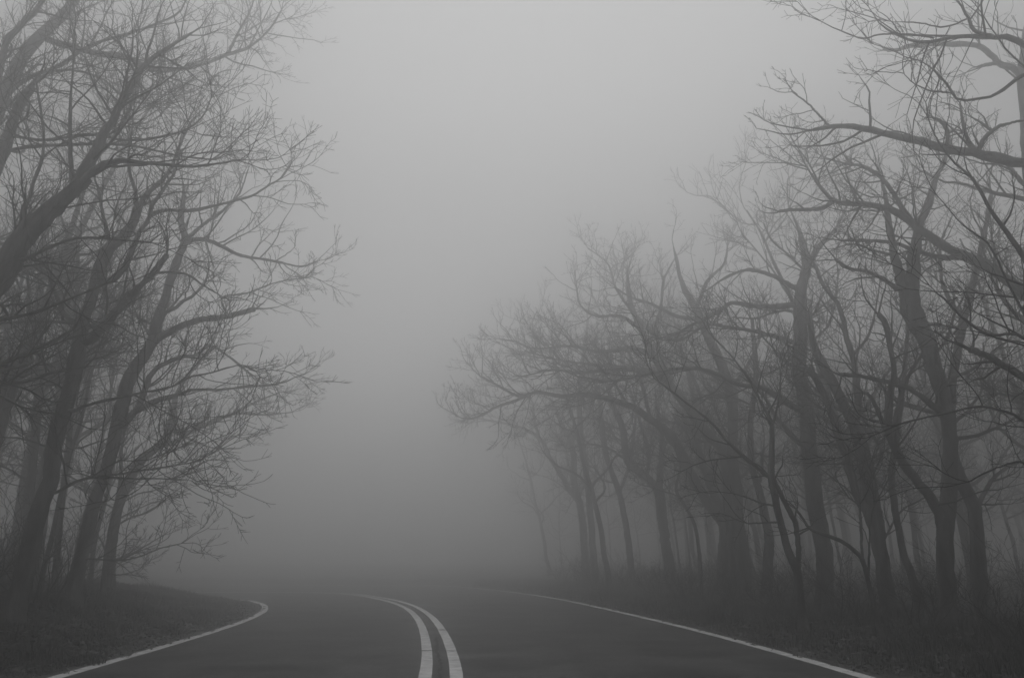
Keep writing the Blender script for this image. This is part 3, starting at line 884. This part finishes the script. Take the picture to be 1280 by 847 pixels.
def gravel(Q, lo, hi, n, rg, label):
    i = rg.integers(30, 150, n)
    d = rg.uniform(lo, hi, n) + .06 * rg.normal(size=n)
    T = tangents(Q)
    p = Q[i] + T[i] * rg.uniform(0, .4, n)[:, None] + np.stack([-T[i, 1], T[i, 0]], 1) * d[:, None]
    z = np.maximum(terrain(p[:, 0], p[:, 1]), -.004)
    c = np.c_[p, z + .006]
    r = rg.uniform(.006, .02, n) * rg.uniform(.6, 1.3, n)
    oct_ = np.array([[1, 0, 0], [0, 1, 0], [-1, 0, 0], [0, -1, 0], [0, 0, .7], [0, 0, -.5]])
    V = c[:, None] + oct_[None] * r[:, None, None] * rg.uniform(.6, 1.4, (n, 6, 1))
    f = np.array([[0, 1, 4], [1, 2, 4], [2, 3, 4], [3, 0, 4], [1, 0, 5], [2, 1, 5], [3, 2, 5], [0, 3, 5]])
    Fc = (np.arange(n)[:, None, None] * 6 + f[None]).reshape(-1, 3)
    tag(link(bpy.data.objects.new('gravel', np_mesh('gravel', V.reshape(-1, 3), Fc, M_STONE, False))), label, 'gravel', kind='stuff')


gravel(CL, .12, .5, 3500, rg, 'loose gravel along the edge of the left bank')
gravel(CR, -.8, -.14, 6000, rg, 'loose gravel along the edge of the right verge')

# ------------------------------------------------------------------ haze
HT, HB = 19.0, -1.4
hv = [(-160, -45), (160, -45), (160, 160), (-160, 160)]
V = [(a, b, HB) for a, b in hv] + [(a, b, HT) for a, b in hv]
me = bpy.data.meshes.new('haze')
me.from_pydata(V, [], [(0, 3, 2, 1), (4, 5, 6, 7), (0, 1, 5, 4), (1, 2, 6, 5), (2, 3, 7, 6), (3, 0, 4, 7)])
hm = bpy.data.materials.new('fog'); hm.use_nodes = True
nt = hm.node_tree; nt.nodes.clear()
out = nt.nodes.new('ShaderNodeOutputMaterial'); pv = nt.nodes.new('ShaderNodeVolumePrincipled')
FOG_D, FOG_C, FOG_G = 0.047, 0.97, 0.90
pv.inputs['Color'].default_value = (FOG_C,) * 3 + (1,)
pv.inputs['Density'].default_value = FOG_D
pv.inputs['Anisotropy'].default_value = FOG_G
nt.links.new(pv.outputs[0], out.inputs['Volume'])
me.materials.append(hm)
tag(link(bpy.data.objects.new('haze', me)), 'thick grey fog filling the air over road and woods', 'fog', kind='stuff')

# ------------------------------------------------------------------ light
EL, AZ = math.radians(74), 0.0            # sun high above the road ahead, hidden by the overcast
w = bpy.data.worlds.new('World'); scene.world = w; w.use_nodes = True
nt = w.node_tree
bg = nt.nodes['Background']
sky = nt.nodes.new('ShaderNodeTexSky'); sky.sky_type = 'NISHITA'; sky.sun_disc = False
sky.sun_elevation = EL; sky.sun_rotation = AZ; sky.dust_density = 0.5; sky.air_density = 1.0
bw = nt.nodes.new('ShaderNodeRGBToBW')
nt.links.new(sky.outputs[0], bw.inputs[0]); nt.links.new(bw.outputs[0], bg.inputs['Color'])
bg.inputs['Strength'].default_value = 0.15
sd = bpy.data.lights.new('sun', 'SUN'); sd.energy = 0.6; sd.angle = math.radians(90); sd.color = (1, 1, 1)
so = link(bpy.data.objects.new('sun', sd))
dirv = Vector((math.sin(AZ) * math.cos(EL), math.cos(AZ) * math.cos(EL), math.sin(EL)))
so.rotation_euler = dirv.to_track_quat('Z', 'Y').to_euler()

# ------------------------------------------------------------------ camera and render settings
cd = bpy.data.cameras.new('camera'); cam = link(bpy.data.objects.new('camera', cd))
cam.location = CAM; cam.rotation_euler = (math.pi / 2 + PITCH, 0, 0)
cd.sensor_width = 36; cd.lens = F / W * 36; cd.clip_end = 1000; cd.clip_start = .05
scene.camera = cam
vs = scene.view_settings
vs.view_transform = 'Standard'; vs.look = 'None'; vs.exposure = -0.09; vs.gamma = 1
scene.cycles.use_denoising = True
scene.cycles.max_bounces = 6
scene.cycles.diffuse_bounces = 2
scene.cycles.glossy_bounces = 1
scene.cycles.volume_bounces = 5
scene.cycles.use_adaptive_sampling = False
scene.cycles.adaptive_threshold = 0.02
scene.cycles.caustics_reflective = False
scene.cycles.caustics_refractive = False
import sys; sys.stderr.write(f'COUNTS {n_r} {n_l} {n_b} {n_s}\n'); print('TREES', n_r, n_l, 'SHRUBS', n_s, 'POLYS', sum(len(m.polygons) for m in bpy.data.meshes))
